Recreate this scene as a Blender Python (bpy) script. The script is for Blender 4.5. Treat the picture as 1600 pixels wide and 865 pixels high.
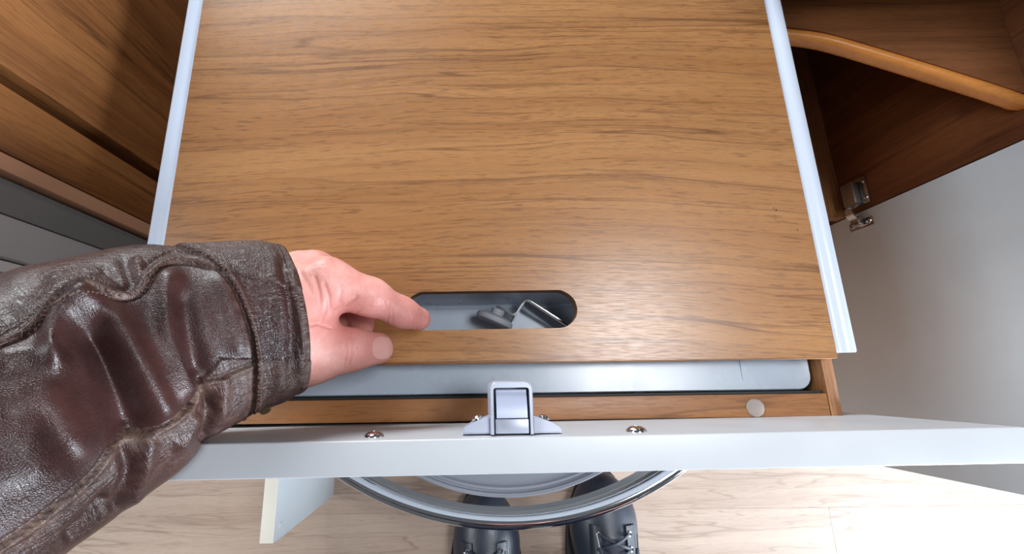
import bpy, bmesh, math, random
import numpy as np
from mathutils import Vector, Matrix

for o in list(bpy.data.objects):
    bpy.data.objects.remove(o, do_unlink=True)
SC = bpy.context.scene
COL = SC.collection
random.seed(4)

# ------------------------------------------------------------------ camera
H = 0.757                                   # camera height over the floor
_V1 = np.array([742., 598.]); _V2 = np.array([700., -2380.]); _cy = 432.5
_t = (_cy - _V1[1]) / (_V2[1] - _V1[1]); _cx = _V1[0] + _t * (_V2[0] - _V1[0])
FOC = math.sqrt((_V1[1] - _cy) * (_cy - _V2[1]))
def _n(a): return a / np.linalg.norm(a)
_D = _n(np.array([_V1[0] - _cx, _V1[1] - _cy, FOC]))
_Y = np.array([_V2[0] - _cx, _V2[1] - _cy, FOC]); _Y = _n(_Y - _D * _Y.dot(_D))
_Z = -_D; _X = np.cross(_Y, _Z)
MC = np.stack([_X, _Y, _Z], 1)              # world -> camera (right, down, forward)
def P(px, py, h):
    """point seen at a spot of the photograph, h metres below the lens"""
    r = MC.T @ np.array([px - _cx, py - _cy, FOC]); r = r * (h / -r[2])
    return np.array([r[0], r[1], H - h])
def proj(p):
    c = (np.asarray(p) - np.array([0, 0, H])) @ MC.T
    return np.stack([_cx + FOC * c[..., 0] / c[..., 2], _cy + FOC * c[..., 1] / c[..., 2]], -1)

cam = bpy.data.cameras.new('camera'); co = bpy.data.objects.new('camera', cam); COL.objects.link(co)
cam.sensor_width = 36; cam.sensor_fit = 'HORIZONTAL'
cam.lens = FOC / 1600 * 36
cam.shift_x = (800 - _cx) / 1600; cam.shift_y = 0
cam.clip_start = 0.005
R = np.stack([MC[0], -MC[1], -MC[2]], 1)     # columns: camera right, up, back in world
m4 = Matrix.Identity(4)
for i in range(3):
    for j in range(3): m4[i][j] = R[i, j]
m4.translation = (0, 0, H)
co.matrix_world = m4
SC.camera = co

# ------------------------------------------------------------------ light
w = bpy.data.worlds.new('world'); SC.world = w; w.use_nodes = True
bg = w.node_tree.nodes['Background']
bg.inputs[0].default_value = (0.86, 0.93, 1.0, 1); bg.inputs[1].default_value = 0.15
def area(name, loc, target, sx, sy, power, color):
    l = bpy.data.lights.new(name, 'AREA'); l.shape = 'RECTANGLE'; l.size = sx; l.size_y = sy
    l.energy = power; l.color = color
    o = bpy.data.objects.new(name, l); COL.objects.link(o); o.location = loc
    o.rotation_euler = (Vector(target) - Vector(loc)).to_track_quat('-Z', 'Y').to_euler()
    return o
area('roof_light', (0.66, 0.18, 2.1), (0.15, 0.1, 0.4), 0.55, 0.48, 19, (0.95, 0.97, 1.0))
area('doorway_light', (1.7, -1.0, 0.62), (0.3, -0.22, 0.1), 0.8, 1.1, 125, (0.82, 0.91, 1.0))
area('front_window_light', (-0.75, 1.95, 1.10), (0.0, 0.0, 0.50), 1.1, 0.7, 58, (0.96, 0.98, 1.0))
area('left_fill_light', (-2.0, 0.25, 1.9), (0.3, 0.1, 0.3), 1.1, 0.9, 30, (0.92, 0.96, 1.0))  # added soft fill from the left, brightens the open door's inner face
SC.view_settings.view_transform = 'Standard'
SC.view_settings.look = 'None'
SC.view_settings.gamma = 1.0
SC.view_settings.use_curve_mapping = False
SC.view_settings.exposure = 0.0

# ------------------------------------------------------------------ materials
def lin(r, g, b):
    f = lambda c: (c / 255 / 12.92) if c / 255 <= 0.04045 else ((c / 255 + 0.055) / 1.055) ** 2.4
    return (f(r), f(g), f(b), 1)
class NT:
    def __init__(s, name):
        s.m = bpy.data.materials.new(name); s.m.use_nodes = True
        s.t = s.m.node_tree; s.b = s.t.nodes['Principled BSDF']
    def n(s, typ, **kw):
        x = s.t.nodes.new(typ)
        for k, v in kw.items(): setattr(x, k, v)
        return x
    def l(s, a, b): s.t.links.new(a, b)
    def math(s, op, a, b=None, c=None):
        x = s.n('ShaderNodeMath', operation=op)
        for i, v in enumerate((a, b, c)):
            if v is None: continue
            if isinstance(v, (int, float)): x.inputs[i].default_value = v
            else: s.l(v, x.inputs[i])
        return x.outputs[0]
    def noise(s, vec, scale=1, detail=3, rough=0.5, dist=0):
        x = s.n('ShaderNodeTexNoise'); x.inputs['Scale'].default_value = scale
        x.inputs['Detail'].default_value = detail; x.inputs['Roughness'].default_value = rough
        x.inputs['Distortion'].default_value = dist
        s.l(vec, x.inputs['Vector']); return x.outputs['Fac']
    def vmul(s, vec, xyz):
        x = s.n('ShaderNodeVectorMath', operation='MULTIPLY'); s.l(vec, x.inputs[0]); x.inputs[1].default_value = xyz
        return x.outputs[0]
    def ramp(s, fac, a, b, va=0., vb=1.):
        x = s.n('ShaderNodeMapRange'); x.clamp = True; x.interpolation_type = 'SMOOTHSTEP'
        s.l(fac, x.inputs[0]); x.inputs[1].default_value = a; x.inputs[2].default_value = b
        x.inputs[3].default_value = va; x.inputs[4].default_value = vb
        return x.outputs[0]
    def mix(s, fac, a, b, mode='MIX'):
        x = s.n('ShaderNodeMix', data_type='RGBA', blend_type=mode)
        if isinstance(fac, (int, float)): x.inputs[0].default_value = fac
        else: s.l(fac, x.inputs[0])
        for i, v in ((6, a), (7, b)):
            if isinstance(v, tuple): x.inputs[i].default_value = v
            else: s.l(v, x.inputs[i])
        return x.outputs[2]
    def bump(s, hgt, strength, dist):
        x = s.n('ShaderNodeBump'); x.inputs['Strength'].default_value = strength; x.inputs['Distance'].default_value = dist
        s.l(hgt, x.inputs['Height']); s.l(x.outputs[0], s.b.inputs['Normal']); return x.outputs[0]
    def set(s, **kw):
        for k, v in kw.items():
            k = {'base': 'Base Color', 'rough': 'Roughness', 'metal': 'Metallic', 'spec': 'Specular IOR Level', 'coat': 'Coat Weight', 'coatr': 'Coat Roughness', 'trans': 'Transmission Weight', 'sss': 'Subsurface Weight'}.get(k, k)
            if isinstance(v, (int, float, tuple)): s.b.inputs[k].default_value = v
            else: s.l(v, s.b.inputs[k])
        return s

def wood(name, light, mid, dark, grain='X', bow=0.0, rough=0.42, scale=1.0, rnd=False, line=0.55, pore=0.35, figure=0.02, coat=0.0, stretch=1.0, spec=0.5):
    s = NT(name)
    tc = s.n('ShaderNodeTexCoord').outputs['Object']
    if rnd:
        oi = s.n('ShaderNodeObjectInfo').outputs['Random']
        cx = s.n('ShaderNodeCombineXYZ'); s.l(s.math('MULTIPLY', oi, 37.), cx.inputs[0]); s.l(s.math('MULTIPLY', oi, 11.), cx.inputs[1])
        a = s.n('ShaderNodeVectorMath', operation='ADD'); s.l(tc, a.inputs[0]); s.l(cx.outputs[0], a.inputs[1]); tc = a.outputs[0]
    sp = s.n('ShaderNodeSeparateXYZ'); s.l(tc, sp.inputs[0])
    ax = {'X': (0, 1, 2), 'Y': (1, 0, 2), 'Z': (2, 1, 0)}[grain]
    g, u, v = (sp.outputs[i] for i in ax)
    cb0 = s.n('ShaderNodeCombineXYZ'); s.l(g, cb0.inputs[0]); s.l(u, cb0.inputs[1]); s.l(v, cb0.inputs[2])
    if bow: u = s.math('MULTIPLY_ADD', s.math('MULTIPLY', g, g), bow, u)
    low = s.noise(s.vmul(cb0.outputs[0], (2.6 * scale, 6 * scale, 6 * scale)), 1, 2, 0.5)
    u = s.math('MULTIPLY_ADD', s.math('SUBTRACT', low, 0.5), figure * 2, u)
    mid_n = s.noise(s.vmul(cb0.outputs[0], (9 * scale, 30 * scale, 30 * scale)), 1, 2, 0.5)
    u = s.math('MULTIPLY_ADD', s.math('SUBTRACT', mid_n, 0.5), 0.007, u)
    cb = s.n('ShaderNodeCombineXYZ'); s.l(g, cb.inputs[0]); s.l(u, cb.inputs[1]); s.l(v, cb.inputs[2]); q = cb.outputs[0]
    A = s.noise(s.vmul(q, (1.2 * scale, 30 * scale, 30 * scale)), 1, 4, 0.6)
    B = s.noise(s.vmul(q, (1.3 * scale * stretch, 46 * scale, 46 * scale)), 1, 2, 0.5)
    B2 = s.noise(s.vmul(q, (2.2 * scale * stretch, 120 * scale, 120 * scale)), 1, 2, 0.5)
    C = s.noise(s.vmul(q, (75 * scale, 1250 * scale, 1250 * scale)), 1, 2, 0.6)
    E = s.noise(s.vmul(q, (12 * scale, 380 * scale, 380 * scale)), 1, 2, 0.5)
    K = s.noise(s.vmul(q, (5 * scale, 60 * scale, 60 * scale)), 1, 2, 0.5)
    fine = lambda n, w_: s.ramp(s.math('ABSOLUTE', s.math('SUBTRACT', n, 0.5)), 0.0, w_, 1.0, 0.0)
    side = lambda n, w_: s.math('MULTIPLY', s.ramp(n, 0.5, 0.5 + w_, 1.0, 0.0), s.math('GREATER_THAN', n, 0.5))
    c = s.mix(s.ramp(A, 0.3, 0.68), mid, light)
    c = s.mix(s.math('MULTIPLY', side(B, 0.08), line * 0.28), c, dark)
    c = s.mix(s.math('MULTIPLY', s.math('MULTIPLY', fine(B, 0.011), s.ramp(K, 0.3, 0.6, 0.35, 1.0)), line * 1.15), c, dark)
    c = s.mix(s.math('MULTIPLY', s.math('MULTIPLY', fine(B2, 0.026), s.ramp(K, 0.40, 0.60)), line * 0.9), c, dark)
    c = s.mix(s.math('MULTIPLY', s.ramp(E, 0.5, 0.75), line * 0.4), c, dark)
    c = s.mix(s.math('MULTIPLY', s.math('MULTIPLY', s.ramp(C, 0.54, 0.64), s.ramp(K, 0.3, 0.7, 0.5, 1.0)), pore), c, dark)
    C2 = s.noise(s.vmul(q, (62 * scale, 640 * scale, 640 * scale)), 1, 1, 0.5)
    c = s.mix(s.math('MULTIPLY', s.math('MULTIPLY', s.ramp(C2, 0.60, 0.68), s.ramp(A, 0.3, 0.7, 1.0, 0.5)), pore), c, dark)
    s.set(base=c, rough=s.ramp(C, 0.3, 0.7, rough - 0.04, rough + 0.06), coat=coat, spec=spec)
    s.b.inputs['Coat Roughness'].default_value = 0.3
    s.bump(s.math('MULTIPLY', C, -1.), 0.3, 0.00009)
    return s.m
M = {}
M['board'] = wood('walnut_board', lin(161, 115, 71), lin(146, 100, 59), lin(92, 58, 33), 'X', bow=0.12, rough=0.29, spec=0.6, pore=0.5, line=0.62)
M['wood_z'] = wood('walnut_upright', lin(142, 93, 52), lin(112, 69, 36), lin(64, 37, 19), 'Z', rough=0.42)
M['wood_y'] = wood('walnut_depth', lin(176, 126, 80), lin(150, 100, 58), lin(100, 62, 34), 'Y', rough=0.45, figure=0.004)
M['wood_x'] = wood('walnut_rail', lin(172, 118, 70), lin(148, 98, 56), lin(100, 62, 32), 'X', rough=0.42, figure=0.004)
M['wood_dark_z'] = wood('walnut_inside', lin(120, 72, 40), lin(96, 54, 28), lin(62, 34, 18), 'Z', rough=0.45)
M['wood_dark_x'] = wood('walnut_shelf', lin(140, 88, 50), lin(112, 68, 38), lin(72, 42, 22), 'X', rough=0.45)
M['lip'] = wood('solid_lip', lin(214, 142, 70), lin(196, 124, 54), lin(156, 94, 40), 'X', rough=0.26, line=0.25, pore=0.2, figure=0.01)
M['raw'] = NT('raw_chipboard').set(base=lin(96, 66, 40), rough=0.9).m
M['plank'] = wood('pale_laminate', lin(184, 163, 147), lin(170, 147, 131), lin(134, 109, 94), 'X', rough=0.42, scale=0.62, rnd=True, line=0.5, pore=0.25, figure=0.05, stretch=3.2)
def plain(name, col, rough=0.4, metal=0., bump=0., bscale=900., spec=0.5, var=0.0, coat=0.0):
    s = NT(name); tc = s.n('ShaderNodeTexCoord').outputs['Object']
    if var:
        nz = s.noise(tc, 22, 4, 0.6)
        d = tuple(c * (1 - var) for c in col[:3]) + (1,)
        s.set(base=s.mix(s.ramp(nz, 0.35, 0.65), d, col))
        s.set(rough=s.ramp(nz, 0.3, 0.7, rough * 0.85, rough * 1.15))
    else: s.set(base=col, rough=rough)
    s.set(metal=metal, spec=spec, coat=coat)
    if bump: s.bump(s.noise(tc, bscale, 2, 0.6), bump, 0.0004)
    return s.m
M['white'] = plain('white_laminate', lin(188, 192, 197), 0.35, var=0.02)
M['edge_white'] = plain('white_profile', lin(188, 198, 214), 0.3)
M['cream'] = plain('cream_edging', lin(228, 222, 208), 0.4)
M['doorgrey'] = plain('greige_door', lin(216, 229, 238), 0.5, bump=0.25, bscale=1400, var=0.03)
M['doorin'] = plain('cool_white_door', lin(168, 175, 180), 0.45, bump=0.15, bscale=1400)
M['tub'] = plain('blue_grey_plastic', lin(172, 184, 198), 0.27, bump=0.12, bscale=60, var=0.05, spec=0.6)
M['gasket'] = plain('black_seal', lin(22, 20, 20), 0.6)
M['silver'] = plain('silver_plastic', lin(178, 184, 200), 0.34, metal=0.25)
M['bolt'] = plain('satin_bolt', lin(182, 190, 214), 0.3, metal=0.35)
M['chrome'] = plain('chrome', (0.66, 0.67, 0.70, 1), 0.07, metal=1.0)
M['steel'] = plain('satin_steel', (0.40, 0.385, 0.365, 1), 0.42, metal=1.0)
M['zinc'] = plain('zinc_steel', (0.62, 0.62, 0.64, 1), 0.16, metal=1.0)
M['rubber'] = plain('grey_rubber', lin(150, 154, 162), 0.6, bump=0.2)
M['shelfgrey'] = plain('grey_shelf', lin(134, 137, 146), 0.42, metal=0.25, bump=0.2, bscale=1500)
M['greydark'] = plain('dark_grey_cladding', lin(104, 102, 102), 0.5, bump=0.2, bscale=1500)
M['greymid'] = plain('mid_grey_cladding', lin(150, 146, 146), 0.5, bump=0.2, bscale=1500)
M['greylight'] = plain('pale_grey_cladding', lin(176, 172, 170), 0.5, bump=0.2, bscale=1500)
M['blue'] = plain('blue_cloth', lin(96, 120, 160), 0.8)
M['brass'] = plain('brass', (0.55, 0.40, 0.20, 1), 0.3, metal=1.0)
M['pinkedge'] = plain('stile_edging', lin(172, 128, 100), 0.5, var=0.06)
M['shoe'] = plain('black_shoe_leather', lin(44, 50, 62), 0.36, bump=0.35, bscale=500, var=0.25)
M['tongue'] = plain('navy_tongue', lin(46, 48, 66), 0.55, bump=0.3, bscale=700)
M['sole'] = plain('black_sole', lin(22, 22, 25), 0.6)
M['lace'] = plain('black_lace', lin(40, 48, 62), 0.6, bump=0.4, bscale=1800)
M['denim'] = plain('dark_denim', lin(34, 42, 62), 0.85, bump=0.4, bscale=1500, var=0.2)
def clear_mat():
    s = NT('clear_bumper'); s.set(base=(0.9, 0.88, 0.85, 1), rough=0.3, trans=0.85); s.b.inputs['IOR'].default_value = 1.4
    return s.m
M['clear'] = clear_mat()
def skin_mat():
    s = NT('skin'); tc = s.n('ShaderNodeTexCoord').outputs['Object']
    at = s.n('ShaderNodeAttribute'); at.attribute_name = 'flush'
    n1 = s.noise(tc, 70, 4, 0.6); n2 = s.noise(tc, 900, 2, 0.6)
    c = s.mix(s.ramp(n1, 0.35, 0.7), lin(206, 142, 132), lin(224, 163, 152))
    c = s.mix(s.math('MULTIPLY', at.outputs['Fac'], 0.75), c, lin(206, 122, 116))
    c = s.mix(s.math('MULTIPLY', s.ramp(n2, 0.45, 0.7), 0.14), c, lin(176, 112, 104))
    s.set(base=c, rough=0.46, sss=0.12)
    s.b.inputs['Subsurface Radius'].default_value = (0.006, 0.0025, 0.0014)
    s.b.inputs['Subsurface Scale'].default_value = 0.6
    v = s.n('ShaderNodeTexVoronoi'); v.inputs['Scale'].default_value = 620; s.l(tc, v.inputs['Vector'])
    cr = s.noise(s.vmul(tc, (900, 260, 260)), 1, 2, 0.6)
    h = s.math('ADD', s.math('MULTIPLY', v.outputs['Distance'], 0.6), s.math('MULTIPLY', cr, 0.8))
    s.bump(h, 0.28, 0.0006)
    return s.m
M['pad'] = plain('pad_plastic', lin(172, 180, 184), 0.25)
M['skin'] = skin_mat()
M['nail'] = plain('thumb_nail', lin(215, 160, 151), 0.22)
def leather_mat():
    s = NT('brown_leather'); tc = s.n('ShaderNodeTexCoord').outputs['Object']
    at = s.n('ShaderNodeAttribute'); at.attribute_name = 'wear'
    n1 = s.noise(tc, 26, 5, 0.65); n2 = s.noise(tc, 260, 4, 0.7)
    c = s.mix(s.ramp(n1, 0.3, 0.7), lin(38, 22, 21), lin(58, 34, 32))
    wv = s.math('MULTIPLY', at.outputs['Fac'], s.ramp(n2, 0.36, 0.62, 0.15, 1.0))
    wv2 = s.math('MULTIPLY', wv, s.ramp(n1, 0.3, 0.6, 0.45, 1.0))
    c = s.mix(wv2, c, lin(112, 90, 76))
    s.set(base=c, spec=0.42)
    r = s.math('ADD', s.ramp(n2, 0.3, 0.7, 0.29, 0.42), s.math('MULTIPLY', at.outputs['Fac'], 0.22)); s.set(rough=r)
    v = s.n('ShaderNodeTexVoronoi'); v.feature = 'DISTANCE_TO_EDGE'; v.inputs['Scale'].default_value = 1300; s.l(tc, v.inputs['Vector'])
    at2 = s.n('ShaderNodeAttribute'); at2.attribute_name = 'crinkle'
    cu = s.n('ShaderNodeAttribute'); cu.attribute_name = 'round'; cv = s.n('ShaderNodeAttribute'); cv.attribute_name = 'along'
    def wr(a, b, w_):
        q = s.n('ShaderNodeCombineXYZ'); s.l(s.math('MULTIPLY', cu.outputs['Fac'], a), q.inputs[0]); s.l(s.math('MULTIPLY', cv.outputs['Fac'], b), q.inputs[1])
        x = s.noise(q.outputs[0], 1, 3, 0.6, 0.6)
        return s.ramp(s.math('ABSOLUTE', s.math('SUBTRACT', x, 0.5)), 0.0, w_, 0.0, 1.0)
    wrk = s.math('ADD', wr(420, 110, 0.10), s.math('MULTIPLY', wr(90, 330, 0.08), 0.8))
    h = s.math('ADD', s.math('MULTIPLY', s.ramp(v.outputs['Distance'], 0.0, 0.25), 0.16), s.math('MULTIPLY', s.math('MULTIPLY', wrk, at2.outputs['Fac']), 1.1))
    h = s.math('ADD', h, s.math('MULTIPLY', n2, 0.45))
    s.bump(h, 0.42, 0.0007)
    return s.m
M['leather'] = leather_mat()
M['stitch'] = plain('brown_thread', lin(74, 50, 42), 0.7)
M['lining'] = plain('black_lining', lin(24, 20, 20), 0.9)

# ------------------------------------------------------------------ mesh helpers
def link(name, me, mat=None, parent=None, smooth=False):
    o = bpy.data.objects.new(name, me); COL.objects.link(o)
    if mat: me.materials.append(M[mat] if isinstance(mat, str) else mat)
    if parent: o.parent = parent
    if smooth:
        me.polygons.foreach_set('use_smooth', [True] * len(me.polygons))
    return o
def from_bm(name, bm, mat, parent=None, smooth=False):
    bmesh.ops.recalc_face_normals(bm, faces=bm.faces)
    me = bpy.data.meshes.new(name); bm.to_mesh(me); bm.free()
    o = link(name, me, mat, parent, smooth)
    if smooth:
        try: me.set_sharp_from_angle(angle=math.radians(35))
        except Exception: pass
    return o
def add_box(bm, x0, x1, y0, y1, z0, z1, bev=0.0, seg=2, mtx=None):
    t = bmesh.new(); r = bmesh.ops.create_cube(t, size=1)
    for v in t.verts:
        v.co = Vector((x0 + (v.co.x + .5) * (x1 - x0), y0 + (v.co.y + .5) * (y1 - y0), z0 + (v.co.z + .5) * (z1 - z0)))
    if bev: bmesh.ops.bevel(t, geom=list(t.edges), offset=bev, segments=seg, profile=0.6, affect='EDGES')
    if mtx is not None: bmesh.ops.transform(t, matrix=mtx, verts=t.verts)
    me = bpy.data.meshes.new('t'); t.to_mesh(me); t.free(); bm.from_mesh(me); bpy.data.meshes.remove(me)
def box(name, x0, x1, y0, y1, z0, z1, mat, parent=None, bev=0.001, mtx=None):
    bm = bmesh.new(); add_box(bm, x0, x1, y0, y1, z0, z1, bev, 2, mtx)
    return from_bm(name, bm, mat, parent, bev > 0)
def prism(name, outline, z0, z1, mat, parent=None, bev=0.0, mtx=None, smooth=False):
    """outline in xy extruded along z"""
    bm = bmesh.new()
    a = [bm.verts.new((x, y, z0)) for x, y in outline]; b = [bm.verts.new((x, y, z1)) for x, y in outline]
    bm.faces.new(a[::-1]); bm.faces.new(b); n = len(a)
    for i in range(n): bm.faces.new((a[i], a[(i + 1) % n], b[(i + 1) % n], b[i]))
    if bev: bmesh.ops.bevel(bm, geom=[e for e in bm.edges if abs(e.verts[0].co.z - e.verts[1].co.z) < 1e-9], offset=bev, segments=2, affect='EDGES')
    if mtx is not None: bmesh.ops.transform(bm, matrix=mtx, verts=bm.verts)
    return from_bm(name, bm, mat, parent, smooth or bev > 0)
def lathe_bm(prof, seg=32, mtx=None, bm=None):
    """prof: (radius, z) from bottom to top"""
    bm = bm or bmesh.new(); rings = []
    for r, z in prof:
        if r < 1e-7: rings.append([bm.verts.new((0, 0, z))])
        else: rings.append([bm.verts.new((r * math.cos(2 * math.pi * k / seg), r * math.sin(2 * math.pi * k / seg), z)) for k in range(seg)])
    vs = [v for r in rings for v in r]
    for a, b in zip(rings, rings[1:]):
        for k in range(seg):
            q = [a[k % len(a)], a[(k + 1) % len(a)], b[(k + 1) % len(b)], b[k % len(b)]]
            u = []
            for v in q:
                if v not in u: u.append(v)
            if len(u) > 2: bm.faces.new(u)
    if mtx is not None:
        for v in vs: v.co = mtx @ v.co
    return bm
def zalign(loc, d, roll=0):
    return Matrix.Translation(Vector(loc)) @ Vector(d).normalized().to_track_quat('Z', 'Y').to_matrix().to_4x4() @ Matrix.Rotation(roll, 4, 'Z')
def catmull(pts, n):
    p = np.asarray(pts, float); p = np.vstack([2 * p[0] - p[1], p, 2 * p[-1] - p[-2]]); out = []
    for i in range(1, len(p) - 2):
        for k in range(n):
            t = k / n
            out.append(0.5 * (2 * p[i] + (p[i + 1] - p[i - 1]) * t + (2 * p[i - 1] - 5 * p[i] + 4 * p[i + 1] - p[i + 2]) * t * t + (3 * p[i] - p[i - 1] - 3 * p[i + 1] + p[i + 2]) * t ** 3))
    out.append(p[-2]); return np.array(out)
def sweep_bm(path, section, bm=None, closed=False, up=(0, 0, 1), caps=True):
    """section: list of (side, up) offsets carried along a path"""
    bm = bm or bmesh.new(); path = [Vector(p) for p in path]; n = len(path); rings = []
    for i, p in enumerate(path):
        t = ((path[(i + 1) % n] - path[i - 1]) if closed else (path[min(i + 1, n - 1)] - path[max(i - 1, 0)])).normalized()
        u = Vector(up); s = t.cross(u)
        if s.length < 1e-4: s = t.cross(Vector((0, 1, 0)))
        s.normalize(); u = s.cross(t).normalized()
        rings.append([bm.verts.new(p + s * a + u * b) for a, b in section])
    k = len(section)
    for i in range(n if closed else n - 1):
        a, b = rings[i], rings[(i + 1) % n]
        for j in range(k): bm.faces.new((a[j], a[(j + 1) % k], b[(j + 1) % k], b[j]))
    if caps and not closed: bm.faces.new(rings[0][::-1]); bm.faces.new(rings[-1])
    return bm
def circ(r, n=10, ry=None): return [(r * math.cos(2 * math.pi * i / n), (ry or r) * math.sin(2 * math.pi * i / n)) for i in range(n)]
def thing(name, label, cat, loc=(0, 0, 0), group=None):
    o = bpy.data.objects.new(name, None); COL.objects.link(o); o.location = loc
    o.empty_display_size = 0.05; o['label'] = label; o['category'] = cat
    if group: o['group'] = group
    return o
def adopt(o, parent):
    """parent without moving: meshes are modelled in room coordinates"""
    o.parent = parent; o.matrix_parent_inverse = Matrix.Translation(-parent.matrix_basis.translation) if parent.type == 'EMPTY' else Matrix.Identity(4)
    return o

# distance fields for organic shapes
class Grid:
    def __init__(s, lo, hi, h):
        s.lo = np.array(lo, float); s.h = h
        s.n = np.ceil((np.array(hi) - s.lo) / h).astype(int) + 1
        ax = [s.lo[i] + h * np.arange(s.n[i]) for i in range(3)]
        s.X, s.Y, s.Z = np.meshgrid(*ax, indexing='ij'); s.X = s.X.astype(np.float32); s.Y = s.Y.astype(np.float32); s.Z = s.Z.astype(np.float32)
    def cap(s, a, b, ra, rb):
        a = np.asarray(a, float); b = np.asarray(b, float); d = b - a; L = max(d.dot(d), 1e-12)
        t = np.clip(((s.X - a[0]) * d[0] + (s.Y - a[1]) * d[1] + (s.Z - a[2]) * d[2]) / L, 0, 1)
        return np.sqrt((s.X - a[0] - t * d[0]) ** 2 + (s.Y - a[1] - t * d[1]) ** 2 + (s.Z - a[2] - t * d[2]) ** 2) - (ra + (rb - ra) * t)
    def ell(s, c, r, ang=0.):
        ca, sa = math.cos(ang), math.sin(ang); x = s.X - c[0]; y = s.Y - c[1]; z = s.Z - c[2]
        u = x * ca + y * sa; v = -x * sa + y * ca
        k = np.sqrt((u / r[0]) ** 2 + (v / r[1]) ** 2 + (z / r[2]) ** 2); return (k - 1) * min(r)
    def chain(s, pts, k=0.004):
        f = None
        for (a, ra), (b, rb) in zip(pts, pts[1:]):
            c = s.cap(a, b, ra, rb); f = c if f is None else smin(f, c, k)
        return f
def smin(a, b, k):
    h = np.clip(0.5 + 0.5 * (b - a) / k, 0, 1); return b * (1 - h) + a * h - k * h * (1 - h)
def nets(g, F):
    ins = F < 0; n = F.shape
    cs = [(i, j, k) for i in (0, 1) for j in (0, 1) for k in (0, 1)]
    sl = lambda A, c: A[c[0]:n[0] - 1 + c[0], c[1]:n[1] - 1 + c[1], c[2]:n[2] - 1 + c[2]]
    cnt = sum(sl(ins, c).astype(np.int8) for c in cs); act = (cnt > 0) & (cnt < 8)
    idx = -np.ones(act.shape, int); ids = np.argwhere(act); idx[act] = np.arange(len(ids))
    acc = np.zeros((len(ids), 3)); num = np.zeros(len(ids))
    val = {c: F[ids[:, 0] + c[0], ids[:, 1] + c[1], ids[:, 2] + c[2]] for c in cs}
    for c in cs:
        for ax in range(3):
            if c[ax]: continue
            d = list(c); d[ax] = 1; d = tuple(d); a, b = val[c], val[d]; m = (a < 0) != (b < 0)
            t = np.where(m, a / np.where(m, a - b, 1), 0); p = np.tile(np.array(c, float), (len(ids), 1)); p[:, ax] += t
            acc[m] += p[m]; num[m] += 1
    V = g.lo + g.h * (ids + acc / num[:, None])
    Q = []
    for ax in range(3):
        o1, o2 = [i for i in range(3) if i != ax]
        a = [slice(None)] * 3; b = [slice(None)] * 3; a[ax] = slice(0, -1); b[ax] = slice(1, None)
        ch = ins[tuple(a)] != ins[tuple(b)]; e = np.argwhere(ch)
        e = e[(e[:, o1] > 0) & (e[:, o2] > 0) & (e[:, o1] < n[o1] - 1) & (e[:, o2] < n[o2] - 1)]
        def at(d1, d2):
            q = e.copy(); q[:, o1] -= d1; q[:, o2] -= d2; return idx[q[:, 0], q[:, 1], q[:, 2]]
        q = np.stack([at(1, 1), at(0, 1), at(0, 0), at(1, 0)], 1)
        flip = ins[e[:, 0], e[:, 1], e[:, 2]] == (ax == 1)
        q[flip] = q[flip][:, ::-1]; Q.append(q)
    return V, np.vstack(Q)
def mesh_np(name, V, Q):
    me = bpy.data.meshes.new(name); me.vertices.add(len(V)); me.vertices.foreach_set('co', np.asarray(V, np.float32).ravel())
    k = Q.shape[1]; me.loops.add(Q.size); me.loops.foreach_set('vertex_index', Q.ravel().astype(np.int32))
    me.polygons.add(len(Q)); me.polygons.foreach_set('loop_start', np.arange(0, Q.size, k, dtype=np.int32)); me.polygons.foreach_set('loop_total', np.full(len(Q), k, np.int32))
    me.update(calc_edges=True); me.validate(); return me
def attr(me, name, vals):
    a = me.attributes.new(name, 'FLOAT', 'POINT'); a.data.foreach_set('value', np.asarray(vals, np.float32))
def relax(V, Q, it=2, lam=0.5):
    E = np.vstack([Q[:, [i, (i + 1) % 4]] for i in range(4)]); E = np.vstack([E, E[:, ::-1]])
    deg = np.bincount(E[:, 0], minlength=len(V))[:, None]
    for _ in range(it):
        S = np.stack([np.bincount(E[:, 0], weights=V[E[:, 1], i], minlength=len(V)) for i in range(3)], 1)
        V = V + lam * (S / np.maximum(deg, 1) - V)
    return V

# ------------------------------------------------------------------ setting: floor and left wall
floor = bpy.data.objects.new('floor', None); COL.objects.link(floor); floor['kind'] = 'structure'
me_sub = None
sub = box('subfloor', -1.7, 2.0, -1.2, 0.95, -0.03, -0.0125, 'plank', floor, bev=0)
bm = bmesh.new(); add_box(bm, -0.59995, 0.59995, -0.09495, 0.09495, -0.012, 0, 0.0002, 1)
bmesh.ops.recalc_face_normals(bm, faces=bm.faces)
pm = bpy.data.meshes.new('plank'); bm.to_mesh(pm); bm.free(); pm.materials.append(M['plank'])
for r in range(-5, 6):
    yc = -0.198 - 0.095 + 0.19 * r
    off = {0: 0.555 - 0.6, 1: -0.62}.get(r, (r * 0.437) % 1.2 - 0.6)
    for k in range(-2, 3):
        xc = off + 1.2 * k
        if xc < -1.9 or xc > 2.3 or yc < -1.1 or yc > 0.9: continue
        p = bpy.data.objects.new('plank', pm); COL.objects.link(p); p.location = (xc, yc, 0); p.parent = floor

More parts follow.
